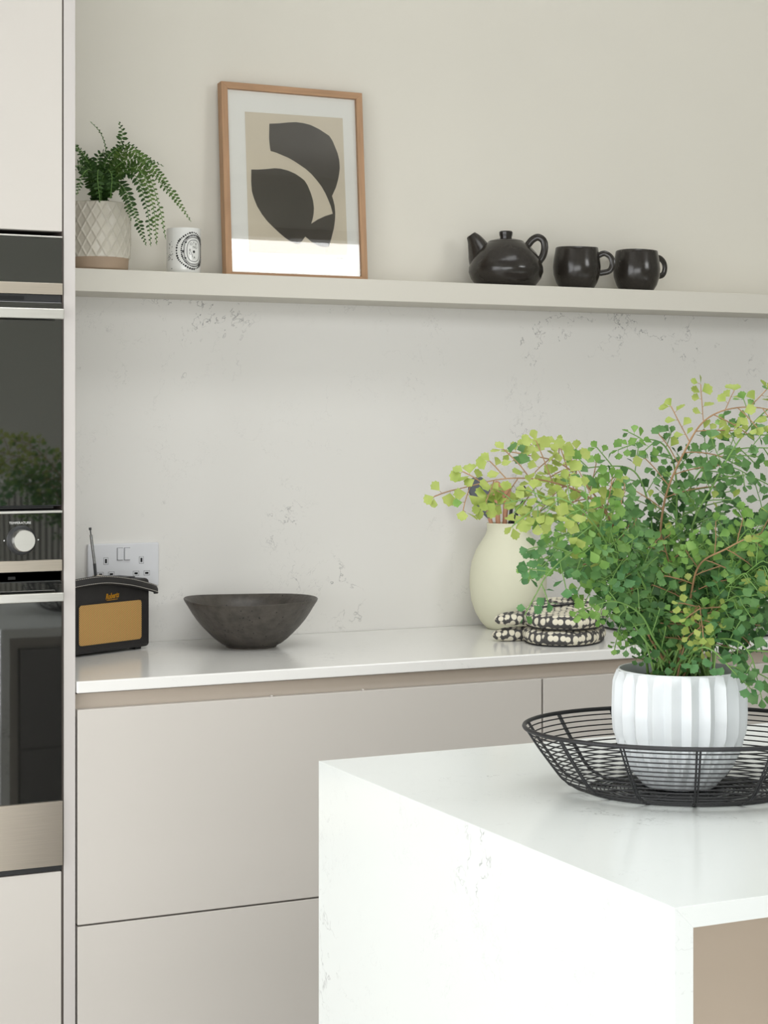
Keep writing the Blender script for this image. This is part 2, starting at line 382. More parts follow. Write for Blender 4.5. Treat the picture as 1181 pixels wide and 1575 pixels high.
# ------------------------------------------------------------------ tall oven housing
T = empty('tall_oven_housing', (.233, YF, 0), 0, 'tall greige cabinet housing two built-in ovens at the left edge', 'cabinet')
bm = bmesh.new(); add_box(bm, -.02, -.001, .022, .49, 0.1, 2.35); add_box(bm, -.001, .5995, .47, .49, .1, 2.35)
for z_ in (.1, .585, 1.668, 2.33): add_box(bm, -.001, .5995, .022, .47, z_-.004, z_+.004)
add_box(bm, .597, .5997, .001, .47, .1, 2.35)
bmobj('carcass', bm, M['carcass'], T)
box('end_panel', .600, .620, 0, .508, 0, 2.35, M['panel'], T, bev=0.0008)
box('upper_door', .001, .5975, 0, .0195, 1.6635, 2.34, M['cab'], T, bev=0.0012)
box('lower_door', .001, .5965, 0, .0195, .11, .5945, M['cab'], T, bev=0.002)

XR = .8297; XL = XR-.595
def zv(v): return H-(v-658.5)*.0010869
# compact oven
O = empty('compact_oven', (XL, YF, zv(778)), 0, 'black glass compact oven with steel bar handle, upper of the two ovens', 'oven')
def ob(par, z0, name, a, b, va, vb, m, ya=-.004, yb=.03, bev=0.0005):
    return box(name, a-XL, b-XL, ya, yb, zv(vb)-z0, zv(va)-z0, m, par, bev)
zo = zv(778)
ob(O, zo, 'chassis', XL+.002, XR-.001, 364, 778, M['grey'], .004, .028, 0)
ob(O, zo, 'top_trim', XL, XR-.0005, 364.3, 366.8, M['steel_bright'], -.006, .004)
ob(O, zo, 'control_glass', XL, XR-.001, 367.2, 436.2, M['blackglass'])
ob(O, zo, 'steel_strip', XL, XR, 436.5, 454, M['steel'], -.006, .004)
ob(O, zo, 'vent_recess', XL, XR-.001, 455, 465, M['dark'], .001, .02, 0)
ob(O, zo, 'vent_slot', XL, .7655, 457.5, 463, M['slot'], -.0005, .01, 0)
dg = ob(O, zo, 'door_glass', XL, XR-.0012, 466, 776.5, M['blackglass'])
hb = ob(O, zo, 'handle', XL, .8235, 477.3, 492.8, M['steel_bright'], -.036, -.026, 0.001)
for x in (XL+.04, .79): ob(O, zo, 'handle_post', x, x+.012, 480, 489, M['dark'], -.0265, -.003, 0)
ob(O, zo, 'lower_slot', XL, .815, 778, 781.5, M['slot'], -.001, .01, 0)
# single oven
zo2 = zv(1329.3)
O2 = empty('single_oven', (XL, YF, zo2), 0, 'black glass single oven with round steel temperature knob, lower of the two ovens', 'oven')
ob(O2, zo2, 'chassis', XL+.002, XR-.001, 784, 1329, M['grey'], .004, .028, 0)
ob(O2, zo2, 'top_trim', XL, XR-.0005, 784.8, 788.4, M['steel_bright'], -.006, .004)
ob(O2, zo2, 'control_glass', XL, XR-.0015, 788.8, 860, M['blackglass'])
ob(O2, zo2, 'steel_strip', XL, XR-.001, 860.4, 877.3, M['steel'], -.006, .004)
ob(O2, zo2, 'vent_recess', XL, XR-.001, 878.5, 892.5, M['dark'], .004, .02, 0)
for k in range(18):
    x = XL+.02+k*.0285
    if x < XR-.02: box('vent_fin', x-XL, x+.012-XL, .0, .006, zv(889)-zo2, zv(884.5)-zo2, M['slot'], O2)
ob(O2, zo2, 'door_glass', XL, XR-.0012, 893.2, 1230.4, M['blackglass'])
ob(O2, zo2, 'handle', XL, .8235, 908.5, 921.8, M['steel_bright'], -.036, -.026, 0.001)
for x in (XL+.04, .79): ob(O2, zo2, 'handle_post', x, x+.012, 911, 919, M['dark'], -.0265, -.003, 0)
ob(O2, zo2, 'base_strip', XL, XR, 1230.8, 1329.3, M['steel'], -.006, .004)
ob(O2, zo2, 'lower_vent', XL, XR, 1330, 1338, M['dark'], .001, .02, 0)
kx, kz = .760-XL, 1.1497-zo2
def disc_y(name, prof, par, m, n=48):       # lathe turned to face -y; prof (r, y)
    bm = bmesh.new(); add_lathe(bm, [(r, -y) for r, y in prof], n)
    for v in bm.verts: v.co = Vector((v.co.x+kx, -v.co.z, v.co.y+kz))
    return bmobj(name, bm, m, par, smooth=True, ang=0.6)
disc_y('knob_ring', [(.0245, -.004), (.0245, -.006), (.022, -.008), (.0, -.008)], O2, M['dark'])
kn = disc_y('knob', [(.0185, -.006), (.0180, -.026), (.0172, -.0275), (.0, -.0275)], O2, M['steel_bright'])
kn['label'] = 'round brushed steel knob'
tm = text_mesh('TEMPERATURE', .0056)
tm.transform(Matrix.Translation((kx-.002, -.0044, kz+.0285)) @ Matrix.Rotation(PI/2, 4, 'X')); link('lettering', tm, M['white_print'], O2)
for sx in (-1, 1): box('dial_mark', kx+sx*.0285-.001, kx+sx*.0285+.001, -.0044, -.004, kz-.001, kz+.001, M['white_print'], O2)

# ------------------------------------------------------------------ island
IX, IY0, IY1 = .930, 1.357, 2.151
I = empty('kitchen_island', (IX, IY0, 0), 0, 'white quartz waterfall island with mitred corner in the foreground', 'island')
def mitred(name, pts, y0, y1, m, bev):
    bm = bmesh.new(); A = [bm.verts.new((x, y0, z)) for x, z in pts]; f = bm.faces.new(A)
    r = bmesh.ops.extrude_face_region(bm, geom=[f])
    for v in r['geom']:
        if isinstance(v, bmesh.types.BMVert): v.co.y = y1
    bmesh.ops.bevel(bm, geom=bm.edges[:], offset=bev, segments=1, affect='EDGES')
    return bmobj(name, bm, m, I)
LI = 2.5
mitred('island_top', [(0, WT), (LI, WT), (LI, WT-.02), (.02, WT-.02)], 0, IY1-IY0, M['island'], .00025)
mitred('waterfall_panel', [(0, WT), (.02, WT-.02), (.02, 0), (0, 0)], 0, IY1-IY0, M['island'], .00025)
box('back_panel', .0202, LI, .28, .30, .0, WT-.0202, M['island_panel'], I)
box('cabinet_body', .0202, LI, .301, .765, .08, WT-.0202, M['cab'], I)
box('black_glass_front', .045, .64, .762, .784, .1, WT-.045, M['blackglass'], I)  # plain black glass sheet on the side facing the ovens
box('cabinet_door', .65, LI, .766, .784, .1, WT-.045, M['cab'], I)

# ------------------------------------------------------------------ slatted stools on the near side of the island (seen mirrored in the ovens)
def stool(x, y, label):
    t = empty('bar_stool', (x, y, 0), 0, label, 'stool')
    bm = bmesh.new(); add_lathe(bm, [(0, .64), (.20, .64), (.21, .655), (.20, .675), (0, .672)], 40); bmobj('seat', bm, M['stool'], t, smooth=True, ang=.6)
    for sx in (-1, 1):
        for sy in (-1, 1): tube('leg', [(sx*.13, sy*.13, .645), (sx*.19, sy*.19, 0)], .014, M['stool'], t)
    ringp = [(.17*math.cos(a), .17*math.sin(a), .22) for a in [2*PI*k/24 for k in range(24)]]
    bm = bmesh.new(); add_tube(bm, [(p[0]*1.36, p[1]*1.36, p[2]) for p in ringp], .008, 8, closed=True); bmobj('footrest', bm, M['stool'], t, smooth=True)
    for k in range(33):
        a = -PI/2+math.radians(-72+4.5*k); R = .205
        h = 1.165
        tube('slat', spline([(R*math.cos(a), R*math.sin(a), .66), (1.06*R*math.cos(a), 1.06*R*math.sin(a), .9), (1.12*R*math.cos(a), 1.12*R*math.sin(a), h), (1.06*R*math.cos(a), 1.06*R*math.sin(a), h+.012)], 4), .0058, M['stool'], t, n=6)
    bm = bmesh.new(); rr_ = []
    for z_, k_ in ((.68, 1.0), (.9, 1.10), (1.15, 1.16)):
        rr_.append([(bm.verts.new((.213*k_*math.cos(a), .213*k_*math.sin(a), z_)), bm.verts.new((.220*k_*math.cos(a), .220*k_*math.sin(a), z_))) for a in [-PI/2+math.radians(-74+7.4*k) for k in range(21)]])
    for A_, B_ in zip(rr_, rr_[1:]):
        for j in range(20):
            for q_ in (0, 1): bm.faces.new((A_[j][q_], A_[j+1][q_], B_[j+1][q_], B_[j][q_]))
    for j in range(20): bm.faces.new((rr_[-1][j][0], rr_[-1][j+1][0], rr_[-1][j+1][1], rr_[-1][j][1]))
    bmobj('dark_gap_backing', bm, M['black'], t, smooth=True, ang=.6)  # added dark sheet, stands in for the dim room between the slats
    for zr in (.74,):
        bm = bmesh.new(); add_tube(bm, [(1.02*.205*math.cos(a), 1.02*.205*math.sin(a), zr) for a in [-PI/2+math.radians(-74+7.4*k) for k in range(21)]], .007, 6); bmobj('back_rail', bm, M['stool'], t, smooth=True)
    return t
stool(1.32, 1.05, 'pale grey slatted round-back stool behind the island, mirrored in the oven glass')

# ------------------------------------------------------------------ framed print leaning on the wall
FX, FW, FH = 1.2885, .3125, .400
lean = math.atan2(.030, .400)
P = empty('framed_print', (FX, 3.445, SHZ), 0, 'oak framed abstract print of a charcoal cut-out shape leaning on the shelf', 'picture')
P.rotation_euler = (-lean, 0, 0)
b_, dpt = .0135, .022
def bar(name, pts, m):
    bm = bmesh.new(); A = [bm.verts.new((x, 0, z)) for x, z in pts]; f = bm.faces.new(A)
    r = bmesh.ops.extrude_face_region(bm, geom=[f])
    for v in r['geom']:
        if isinstance(v, bmesh.types.BMVert): v.co.y = dpt
    bmesh.ops.bevel(bm, geom=bm.edges[:], offset=.0005, segments=1, affect='EDGES')
    return bmobj(name, bm, m, P)
bar('frame_side', [(0, 0), (b_, b_), (b_, FH-b_), (0, FH)], M['oak'])
bar('frame_side', [(FW, 0), (FW-b_, b_), (FW-b_, FH-b_), (FW, FH)], M['oak'])
bar('frame_top', [(0, FH), (b_, FH-b_), (FW-b_, FH-b_), (FW, FH)], M['oak_h'])
bar('frame_bottom', [(0, 0), (b_, b_), (FW-b_, b_), (FW, 0)], M['oak_h'])
box('backing_board', .004, FW-.004, dpt-.003, dpt-.0005, .004, FH-.004, M['pot_tan'], P)
mt = box('mount', b_-.002, FW-b_+.002, .0095, .0105, b_-.002, FH-b_+.002, M['mount'], P)
box('glazing', b_-.002, FW-b_+.002, .004, .006, b_-.002, FH-b_+.002, M['glass'], P)
PM = Matrix.Translation((FX, 3.445, SHZ)) @ Matrix.Rotation(-lean, 4, 'X'); PI_ = PM.inverted()
def onprint(cx, cy, yl=.009):               # crop pixel -> coordinates on the paper
    u, v = 320+cx/4.218, 100+cy/4.218
    o = PI_ @ Vector((0, 0, H)); q = PI_ @ pt(u, v, 3.0); d = q-o; t = (yl-o.y)/d.y
    p = o+d*t; return (p.x, p.z)
poly('beige_field', [onprint(*q) for q in ((238, 302), (872, 345), (905, 1235), (265, 1215))], .0088, M['print_beige'], P)
shape = [(397,381),(460,379),(520,373),(570,371),(620,378),(665,390),(720,417),(785,460),(805,490),(822,530),(840,575),(850,620),(853,665),(850,700),(842,745),(828,795),(803,850),(812,880),(820,915),(824,960),(822,1010),(815,1060),(800,1120),(783,1180),(760,1182),(735,1180),(705,1170),(670,1148),(630,1113),(612,1138),(588,1163),(565,1158),(535,1145),(500,1122),(460,1088),(420,1050),(385,1015),(350,970),(318,917),(297,865),(284,820),(279,760),(280,678),(320,679),(370,676),(430,670),(470,673),(520,686),(565,706),(600,730),(625,750),(645,782),(665,830),(680,880),(686,930),(683,970),(677,1000),(668,1030),(710,1003),(760,980),(808,965),(795,915),(780,877),(760,832),(735,788),(705,748),(670,708),(635,676),(600,652),(560,625),(520,602),(480,585),(440,568),(405,558),(399,520),(395,470)]
poly('cut_out_shape', [onprint(*q) for q in shape], .0083, M['print_black'], P)
sg = [onprint(832+i*2.6, 1252+6*math.sin(i*1.9)+(3 if i % 5 else -5)) for i in range(19)]
tube('signature', [(x, .0085, z) for x, z in sg], .00022, M['print_black'], P, n=4)

# ------------------------------------------------------------------ shelf fern
fx = ptY(150, 400, 3.425).x
SF = empty('potted_fern', (fx, 3.425, SHZ), 0, 'small fern in a cream lattice pot at the left end of the shelf', 'potted plant')
def lattice(r, z, a):
    if z < .026: return r
    k = 20; p = (a*k/(2*PI)); q = (z-.026)/.034
    s1 = abs(((p+q) % 1)-.5)*2; s2 = abs(((p-q) % 1)-.5)*2
    l = max(math.exp(-((1-s1)/.13)**2), math.exp(-((1-s2)/.13)**2))
    return r-.0011+.0026*l
prof = [(.0, .002), (.056, .002), (.0585, .006), (.0595, .0235), (.0608, .0255)]+[(.0612+.0018*math.sin(PI*i/60), .0265+.1*i/60) for i in range(61)]+[(.0615, .1290), (.0600, .1310), (.058, .1300), (.057, .120), (.0565, .112)]
po = lathe('pot', prof, [M['pot_cream'], M['pot_tan']], SF, n=300, fn=lattice, ang=None)
for p in po.data.polygons:
    if p.center.z < .0255: p.material_index = 1
lathe('soil', [(.0566, .116), (.04, .120), (0, .122)], M['soil'], SF, n=32)

def fern_frond(path, wid, npair, parent, origin, tipmat=False, edge=False):
    """one frond: a thin rachis with paired oval leaflets, joined in one mesh"""
    pts = spline(path, 8); v = []; f = []; L = [0]
    for i in range(1, len(pts)): L.append(L[-1]+(pts[i]-pts[i-1]).length)
    def at(t):
        s_ = t*L[-1]
        for i in range(1, len(pts)):
            if L[i] >= s_:
                k = (s_-L[i-1])/max(1e-9, L[i]-L[i-1]); return pts[i-1].lerp(pts[i], k), (pts[i]-pts[i-1]).normalized()
        return pts[-1], (pts[-1]-pts[-2]).normalized()
    view = Vector((-.3, -1, .15)).normalized()
    for i in range(npair):
        t = .12+.86*i/(npair-1); p, d = at(t)
        side = d.cross(view)
        if side.length < .1: side = Vector((1, 0, 0))
        side.normalize(); nrm = side.cross(d).normalized()
        if edge: side = (side*.45+view*.9).normalized()
        ww = wid*math.sin(min(1, (t+.10)*1.15)*PI*.93)**.6 if t < .8 else wid*(1.03-t)*3.2
        ww = max(ww, wid*.16)*1.12
        for sg_ in (-1, 1):
            dr = (side*sg_+d*.35+nrm*random.uniform(-.6, .6)+Vector((0, 0, random.uniform(-.25, .05)))).normalized()
            cr = dr.cross(nrm).normalized(); w2 = max(.0015, min(.0036, ww*.24))
            b0 = len(v); q = p+d*(.0012*sg_)
            v += [q, q+dr*ww*.25+cr*w2, q+dr*ww*.7+cr*w2*.9+nrm*.0006, q+dr*ww, q+dr*ww*.7-cr*w2*.9+nrm*.0006, q+dr*ww*.25-cr*w2, q+dr*ww*.5+nrm*-.0008]
            f += [(b0, b0+1, b0+6), (b0+1, b0+2, b0+6), (b0+2, b0+3, b0+6), (b0+3, b0+4, b0+6), (b0+4, b0+5, b0+6), (b0+5, b0, b0+6)]
    nleaf = len(f)
    me = pymesh('frond', [x-origin for x in v], f)
    bm = bmesh.new(); bm.from_mesh(me)
    for fc in bm.faces: fc.material_index = 0
    k0 = len(bm.faces); add_tube(bm, [x-origin for x in pts], [.0011*(1-.6*i/len(pts)) for i in range(len(pts))], 5)
    bm.faces.ensure_lookup_table()
    for fc in bm.faces[k0:]: fc.material_index = 1
    bm.to_mesh(me); bm.free()
    o = link('frond', me, [M['shelf_leaf_tip'] if tipmat else M['shelf_leaf'], M['stem_g']], parent); return o
org = Vector((fx, 3.425, SHZ)); base = org+Vector((0, 0, .12))
FR = [  # path through view points (u, v, y of the plane there), leaflet length, pairs
 ([(158,262,3.42),(163,232,3.42),(155,205,3.43),(139,187,3.44)], .006, 22, False, True),
 ([(163,258,3.42),(180,232,3.42),(188,208,3.42),(183,187,3.42)], .017, 22, False, False),
 ([(178,245,3.40),(196,222,3.38),(222,240,3.36),(252,256,3.34)], .009, 24, False, False),
 ([(180,250,3.38),(200,232,3.34),(245,268,3.30),(294,341,3.27)], .013, 40, True, False),
 ([(175,262,3.37),(210,245,3.33),(248,282,3.30),(276,318,3.28)], .011, 30, True, False),
 ([(168,285,3.38),(188,286,3.34),(208,330,3.31),(225,378,3.30)], .014, 30, False, False),
 ([(175,275,3.38),(206,268,3.33),(226,320,3.30),(232,379,3.29)], .013, 28, False, False),
 ([(180,270,3.37),(215,262,3.32),(236,320,3.30),(241,377,3.29)], .013, 32, True, False),
 ([(180,262,3.37),(222,262,3.32),(244,315,3.30),(255,368,3.29)], .010, 30, True, False),
 ([(145,270,3.38),(130,240,3.36),(119,228,3.34),(108,232,3.32)], .013, 22, False, False),
 ([(140,278,3.37),(125,255,3.34),(110,262,3.31),(98,290,3.29)], .015, 24, False, False),
 ([(145,285,3.37),(140,262,3.33),(128,268,3.30),(118,300,3.28)], .015, 24, False, False),
 ([(150,285,3.36),(152,262,3.32),(150,270,3.29),(154,312,3.27)], .017, 22, False, False),
 ([(155,285,3.36),(165,262,3.32),(172,272,3.29),(170,305,3.28)], .017, 20, False, False),
 ([(155,275,3.40),(165,245,3.38),(175,232,3.38),(188,224,3.38)], .014, 22, False, False),
 ([(150,270,3.40),(150,245,3.40),(158,235,3.40),(168,238,3.36)], .015, 20, False, False),
 ([(140,265,3.42),(125,240,3.44),(116,225,3.45),(104,212,3.46)], .013, 20, False, False),
 ([(158,290,3.38),(178,282,3.36),(190,300,3.33),(202,340,3.31)], .012, 24, False, False),
 ([(150,280,3.40),(140,255,3.40),(132,248,3.40),(122,250,3.36)], .016, 20, False, False),
]
for path, wd, npr, tp, eg in FR:
    p3 = [base+Vector((random.uniform(-.015, .015), random.uniform(-.012, .012), -.002))]+[ptY(u, v, y) for u, v, y in path]
    fern_frond(p3, wd, npr, SF, org, tp, eg)

# ------------------------------------------------------------------ candle
cx_ = ptY(282.5, 400, 3.42).x
CA = empty('scented_candle', (cx_, 3.42, SHZ), math.atan2(-3.42, -cx_), 'white glass candle with black beaded oval label beside the fern pot', 'candle')
CR, CH = .0336, .0905
lathe('glass', [(0, .0), (.0315, .0), (.0328, .002), (CR, .012), (CR, CH-.001), (CR-.0006, CH), (CR-.0022, CH), (CR-.0024, CH-.02), (CR-.0026, CH-.035), (0, CH-.035)], M['candle'], CA, n=64)
lathe('wax', [(CR-.0027, CH-.034), (0, CH-.0335)], M['cream_plastic'], CA, n=32)
tube('wick', [(0, 0, CH-.0335), (0, 0, CH-.024)], .0006, M['ink'], CA, n=5)
bm = bmesh.new(); RR = CR+.00025; A0 = math.radians(36); HC = .0455
def cw(s_, h): a = A0+s_/CR; return Vector((RR*math.cos(a), RR*math.sin(a), HC+h))
def stroke(pts2, wdt):
    n = len(pts2)
    vv = []
    for i, (x, y) in enumerate(pts2):
        a, b = pts2[i-1], pts2[(i+1) % n]; t = Vector((b[0]-a[0], b[1]-a[1])).normalized()
        vv.append((bm.verts.new(cw(x-t.y*wdt, y+t.x*wdt)), bm.verts.new(cw(x+t.y*wdt, y-t.x*wdt))))
    for i in range(n):
        p, q = vv[i], vv[(i+1) % n]; bm.faces.new((p[0], q[0], q[1], p[1]))
def stadium(a, b, n=56):
    out = []
    for i in range(n):
        t = 2*PI*i/n; c, s2 = math.cos(t), math.sin(t)
        out.append((a*math.copysign(abs(c)**.8, c), b*math.copysign(abs(s2)**.8, s2)))
    return out
for a, b, wdt in ((.0192, .0245, .00028), (.0178, .0232, .0002), (.0135, .0190, .0003)): stroke(stadium(a*1.1, b*1.1), wdt*1.7)
def blob(x, y, r):
    c = [bm.verts.new(cw(x+r*math.cos(2*PI*k/7), y+r*math.sin(2*PI*k/7))) for k in range(7)]; bm.faces.new(c)
for i in range(46):
    t = 2*PI*i/46; blob(.0335*math.cos(t)-.002, .0345*math.sin(t)+.001*math.sin(5*t), random.uniform(.0014, .0023))
for i in range(50):
    t = 2*PI*i/50; blob(.0258*math.cos(t), .0305*math.sin(t), random.uniform(.0013, .0021))
for i in range(34):
    t = PI+.8*math.sin(i*2.1); blob(.0225*math.cos(t)+random.uniform(-.0012, .0012), .024*math.sin(t), .0011)
for i in range(26): blob(random.uniform(-.064, -.044), random.uniform(-.035, .02), random.uniform(.0005, .0013))
blob(0, -.0018, .0028)
def word(s_, size, x, y, sp):
    for i, ch in enumerate(s_):
        me = text_mesh(ch, size); 
        px, py = x+i*sp, y-(0.0012*i if len(s_) > 1 else 0)
        b2 = bmesh.new(); b2.from_mesh(me); mp_ = {}
        for v in b2.verts: mp_[v.index] = bm.verts.new(cw(px+v.co.x, py+v.co.y))
        for fc in b2.faces:
            try: bm.faces.new([mp_[v.index] for v in fc.verts])
            except ValueError: pass
        b2.free()
for ch, x, y in (('O', -.0062, .0122), ('T', -.0005, .0140), ('R', .0048, .0122), ('N', -.0002, .0068), ('U', .0052, .0060), ('R', -.0080, .0006), ('O', -.0072, -.0050), ('S', -.0036, -.0096), ('A', .0010, -.0126)):
    word(ch, .0072, x*1.05, y*1.05, 0)
me = bpy.data.meshes.new('label_print'); bm.to_mesh(me); bm.free()
pr = link('label_print', me, M['ink'], CA); pr['label'] = 'black printed oval with letters and beads'

# ------------------------------------------------------------------ teapot and mugs
tp = ptY(778, 400, 3.418)
face = math.atan2(CS*0+tp.x*0-0, 1)
TP = empty('teapot', (tp.x, 3.418, SHZ), -math.radians(27), 'glossy black stoneware teapot with short spout on the shelf', 'teapot')
lathe('body', [(0, .0), (.055, .0), (.0635, .004), (.0745, .018), (.0795, .032), (.0790, .042), (.0745, .056), (.0655, .072), (.052, .087), (.038, .0965), (.0365, .0975)], M['stoneware'], TP, n=72)
lathe('lid', [(.0385, .0955), (.0380, .0972), (.034, .0994), (.018, .1030), (.0, .104)], M['stoneware'], TP, n=48)
lathe('lid_knob', [(.0125, .1020), (.0127, .107), (.0140, .1110), (.0146, .1170), (.0128, .1195), (0, .1198)], M['stoneware'], TP, n=12, ang=.4)
sp = spline([(-.038, 0, .038), (-.050, 0, .062), (-.058, 0, .082), (-.066, 0, .099), (-.0745, 0, .1115)], 6)
n_ = len(sp); bm = bmesh.new(); add_tube(bm, sp, [.038-.0272*(i/(n_-1))**.95 for i in range(n_)], 20, caps=False)
bmesh.ops.solidify(bm, geom=bm.faces[:], thickness=.0015) if False else None
for v in bm.verts:
    pass
bmobj('spout', bm, M['stoneware'], TP, smooth=True)
lathe('spout_mouth', [(0, 0), (.0085, 0)], M['slot'], TP, n=16, loc=(-.0735, 0, .1085))
tube('handle', spline([(.046, 0, .089), (.056, 0, .101), (.068, 0, .1065), (.079, 0, .100), (.0825, 0, .086), (.079, 0, .068), (.070, 0, .054)], 6), .0036, M['stoneware'], TP, n=12, rz=.0075)

def mug(u, rot, label):
    x = ptY(u, 400, 3.42).x
    t = empty('mug', (x, 3.42, SHZ), rot, label, 'mug', 'rounded black mugs on the shelf')
    lathe('body', [(0, 0), (.033, 0), (.036, .002), (.0445, .016), (.0505, .034), (.0518, .050), (.0500, .068), (.0472, .084), (.0462, .0905), (.0455, .0915), (.0442, .0908), (.0450, .080), (.0490, .055), (.046, .030), (.034, .010), (0, .007)], M['stoneware'], t, n=64,
          fn=lambda r, z, a: (r, z+(.0009*math.sin(2*a+.6) if z > .085 else 0)))
    tube('handle', spline([(.045, 0, .074), (.060, 0, .079), (.0735, 0, .070), (.077, 0, .055), (.070, 0, .041), (.049, 0, .036)], 6), .0030, M['stoneware'], t, n=10, rz=.0065)
    return t
mug(887, -math.radians(31), 'black round mug beside the teapot, its handle loop fully seen')
mug(979, math.radians(3), 'black round mug at the right end, its handle turned towards the wall')

# ------------------------------------------------------------------ wall socket
S = empty('wall_socket', (1.0158, YW, 1.022), 0, 'white double wall socket with two switches behind the radio', 'socket')
box('faceplate', .0, .1455, -.0085, 0, 0, .086, M['socket'], S, bev=.0025, seg=3)
for x in (.0650, .0795):
    box('switch_surround', x-.0062, x+.0062, -.0088, -.008, .0525, .0775, M['socket_gap'], S)
    sw = box('switch', x-.0055, x+.0055, -.0125, -.008, .0535, .0765, M['socket'], S, bev=.001)
for cx in (.0365, .109):
    for dx, dz, ww, hh in ((0, .052, .002, .0042), (-.011, .026, .0034, .002), (.011, .026, .0034, .002)):
        box('socket_hole_rim', cx+dx-ww-.0028, cx+dx+ww+.0028, -.00880, -.0082, dz-hh-.0028, dz+hh+.0028, M['socket_gap'], S)
        box('socket_hole_inset', cx+dx-ww-.0020, cx+dx+ww+.0020, -.00900, -.0082, dz-hh-.0020, dz+hh+.0020, M['socket'], S)
        box('socket_hole', cx+dx-ww, cx+dx+ww, -.00915, -.0082, dz-hh, dz+hh, M['slot'], S)

# ------------------------------------------------------------------ radio
RX, RY = 1.113, 3.392; ra = math.radians(26.5); RW, RH, RD = .213, .136, .086
R_ = empty('portable_radio', (RX-math.cos(ra)*RW/2, RY-math.sin(ra)*RW/2, WT), ra, 'black leather retro radio with gold grille beside the oven housing', 'radio')
box('case', -RW/2, RW/2, 0, RD, .004, RH, M['leather'], R_, bev=.008, seg=4)
box('front_panel', -RW/2+.006, RW/2-.006, -.0012, .004, .010, RH-.006, M['leather'], R_, bev=.001)
def rrect(x0, x1, z0, z1, r, n=5):
    out = []
    for cx, cz, a0 in ((x1-r, z1-r, 0), (x0+r, z1-r, PI/2), (x0+r, z0+r, PI), (x1-r, z0+r, 1.5*PI)):
        for k in range(n+1): a = a0+PI/2*k/n; out.append((cx+r*math.cos(a), cz+r*math.sin(a)))
    return out
poly('grille_surround', rrect(-.0830, .0830, .0185, .0985, .008), -.0020, M['black'], R_, .0015)
poly('speaker_grille', rrect(-.0800, .0800, .0210, .0960, .006), -.0026, M['grille'], R_, .0010)
tm = text_mesh('Roberts', .0145, shear=.35, extrude=.0003, offset=.0004)
tm.transform(Matrix.Translation((.004, -.0016, .1085)) @ Matrix.Rotation(math.radians(-4), 4, 'Y') @ Matrix.Rotation(PI/2, 4, 'X') @ Matrix.Diagonal((.72, 1, 1, 1))); lg = link('badge', tm, M['gold'], R_); lg['label'] = 'gold script badge'
for sx in (-1, 1): box('foot', sx*.085-.008, sx*.085+.008, .012, .028, 0, .005, M['dark'], R_)
tube('badge_underline', [(-.010, -.0018, .1010), (.018, -.0018, .1020)], .0006, M['gold'], R_, n=5)
# carrying strap: a flat padded band bowed over the front of the case top
sc = spline([(-.124, .015, .118), (-.112, .006, .131), (-.075, -.004, .1385), (-.02, -.010, .1405), (.04, -.012, .1325), (.09, -.010, .121), (.119, -.003, .1135), (.124, .008, .112)], 6)
bm = bmesh.new(); W2, TH = .0085, .0022; tilt = Vector((0, .30, .95)).normalized(); rings = []
for i, p in enumerate(sc):
    t = (sc[min(i+1, len(sc)-1)]-sc[max(i-1, 0)]).normalized(); a = (tilt-t*tilt.dot(t)).normalized(); b = t.cross(a)
    rings.append([bm.verts.new(p+a*W2*c1+b*TH*c2) for c1, c2 in ((1, .3), (.9, 1), (.55, 1), (0, 1.5), (-.55, 1), (-.9, 1), (-1, .3), (-1, -.3), (-.9, -1), (.9, -1), (1, -.3))])
for i in range(len(rings)-1):
    A, B = rings[i], rings[i+1]; n = len(A)
    for k in range(n): bm.faces.new((A[k], A[(k+1) % n], B[(k+1) % n], B[k]))
bm.faces.new(rings[0]); bm.faces.new(rings[-1][::-1])
st = bmobj('carrying_strap', bm, M['leather'], R_, smooth=True)
bm = bmesh.new()
def strap_at(d_):
    acc = 0
    for j in range(len(sc)-1):
        l_ = (sc[j+1]-sc[j]).length
        if acc+l_ >= d_:
            t = (sc[j+1]-sc[j]).normalized(); p = sc[j]+t*(d_-acc); a = (tilt-t*tilt.dot(t)).normalized(); b = t.cross(a); return p, a, (b if b.y < 0 else -b)
        acc += l_
    return None
for side_ in (.72, -.72):
    d_ = .004
    while strap_at(d_+.003):
        q = [p+a*W2*side_+b*(TH*1.05) for p, a, b in (strap_at(d_), strap_at(d_+.0027))]
        add_tube(bm, q, .00050, 5); d_ += .0043
bmobj('stitching', bm, M['stitch'], st, smooth=False)
tube('aerial', [(.020, .060, RH+.002), (.0175, .061, RH+.030)], .0030, M['grey'], R_, n=10)
tube('aerial_section', [(.0175, .061, RH+.030), (.010, .063, RH+.085)], .0027, M['chrome'], R_, n=10)
tube('aerial_tip', [(.010, .063, RH+.085), (.0088, .0632, RH+.094), (.0087, .0633, RH+.0945), (.0082, .0634, RH+.099)], [.0012, .0012, .0026, .0026], M['grey'], R_, n=10)
box('aerial_mount', .018, .036, .054, .068, RH-.001, RH+.007, M['cream_plastic'], R_, bev=.001)
box('control_plate', .044, .095, .030, .075, RH-.001, RH+.0022, M['dark'], R_, bev=.0008)

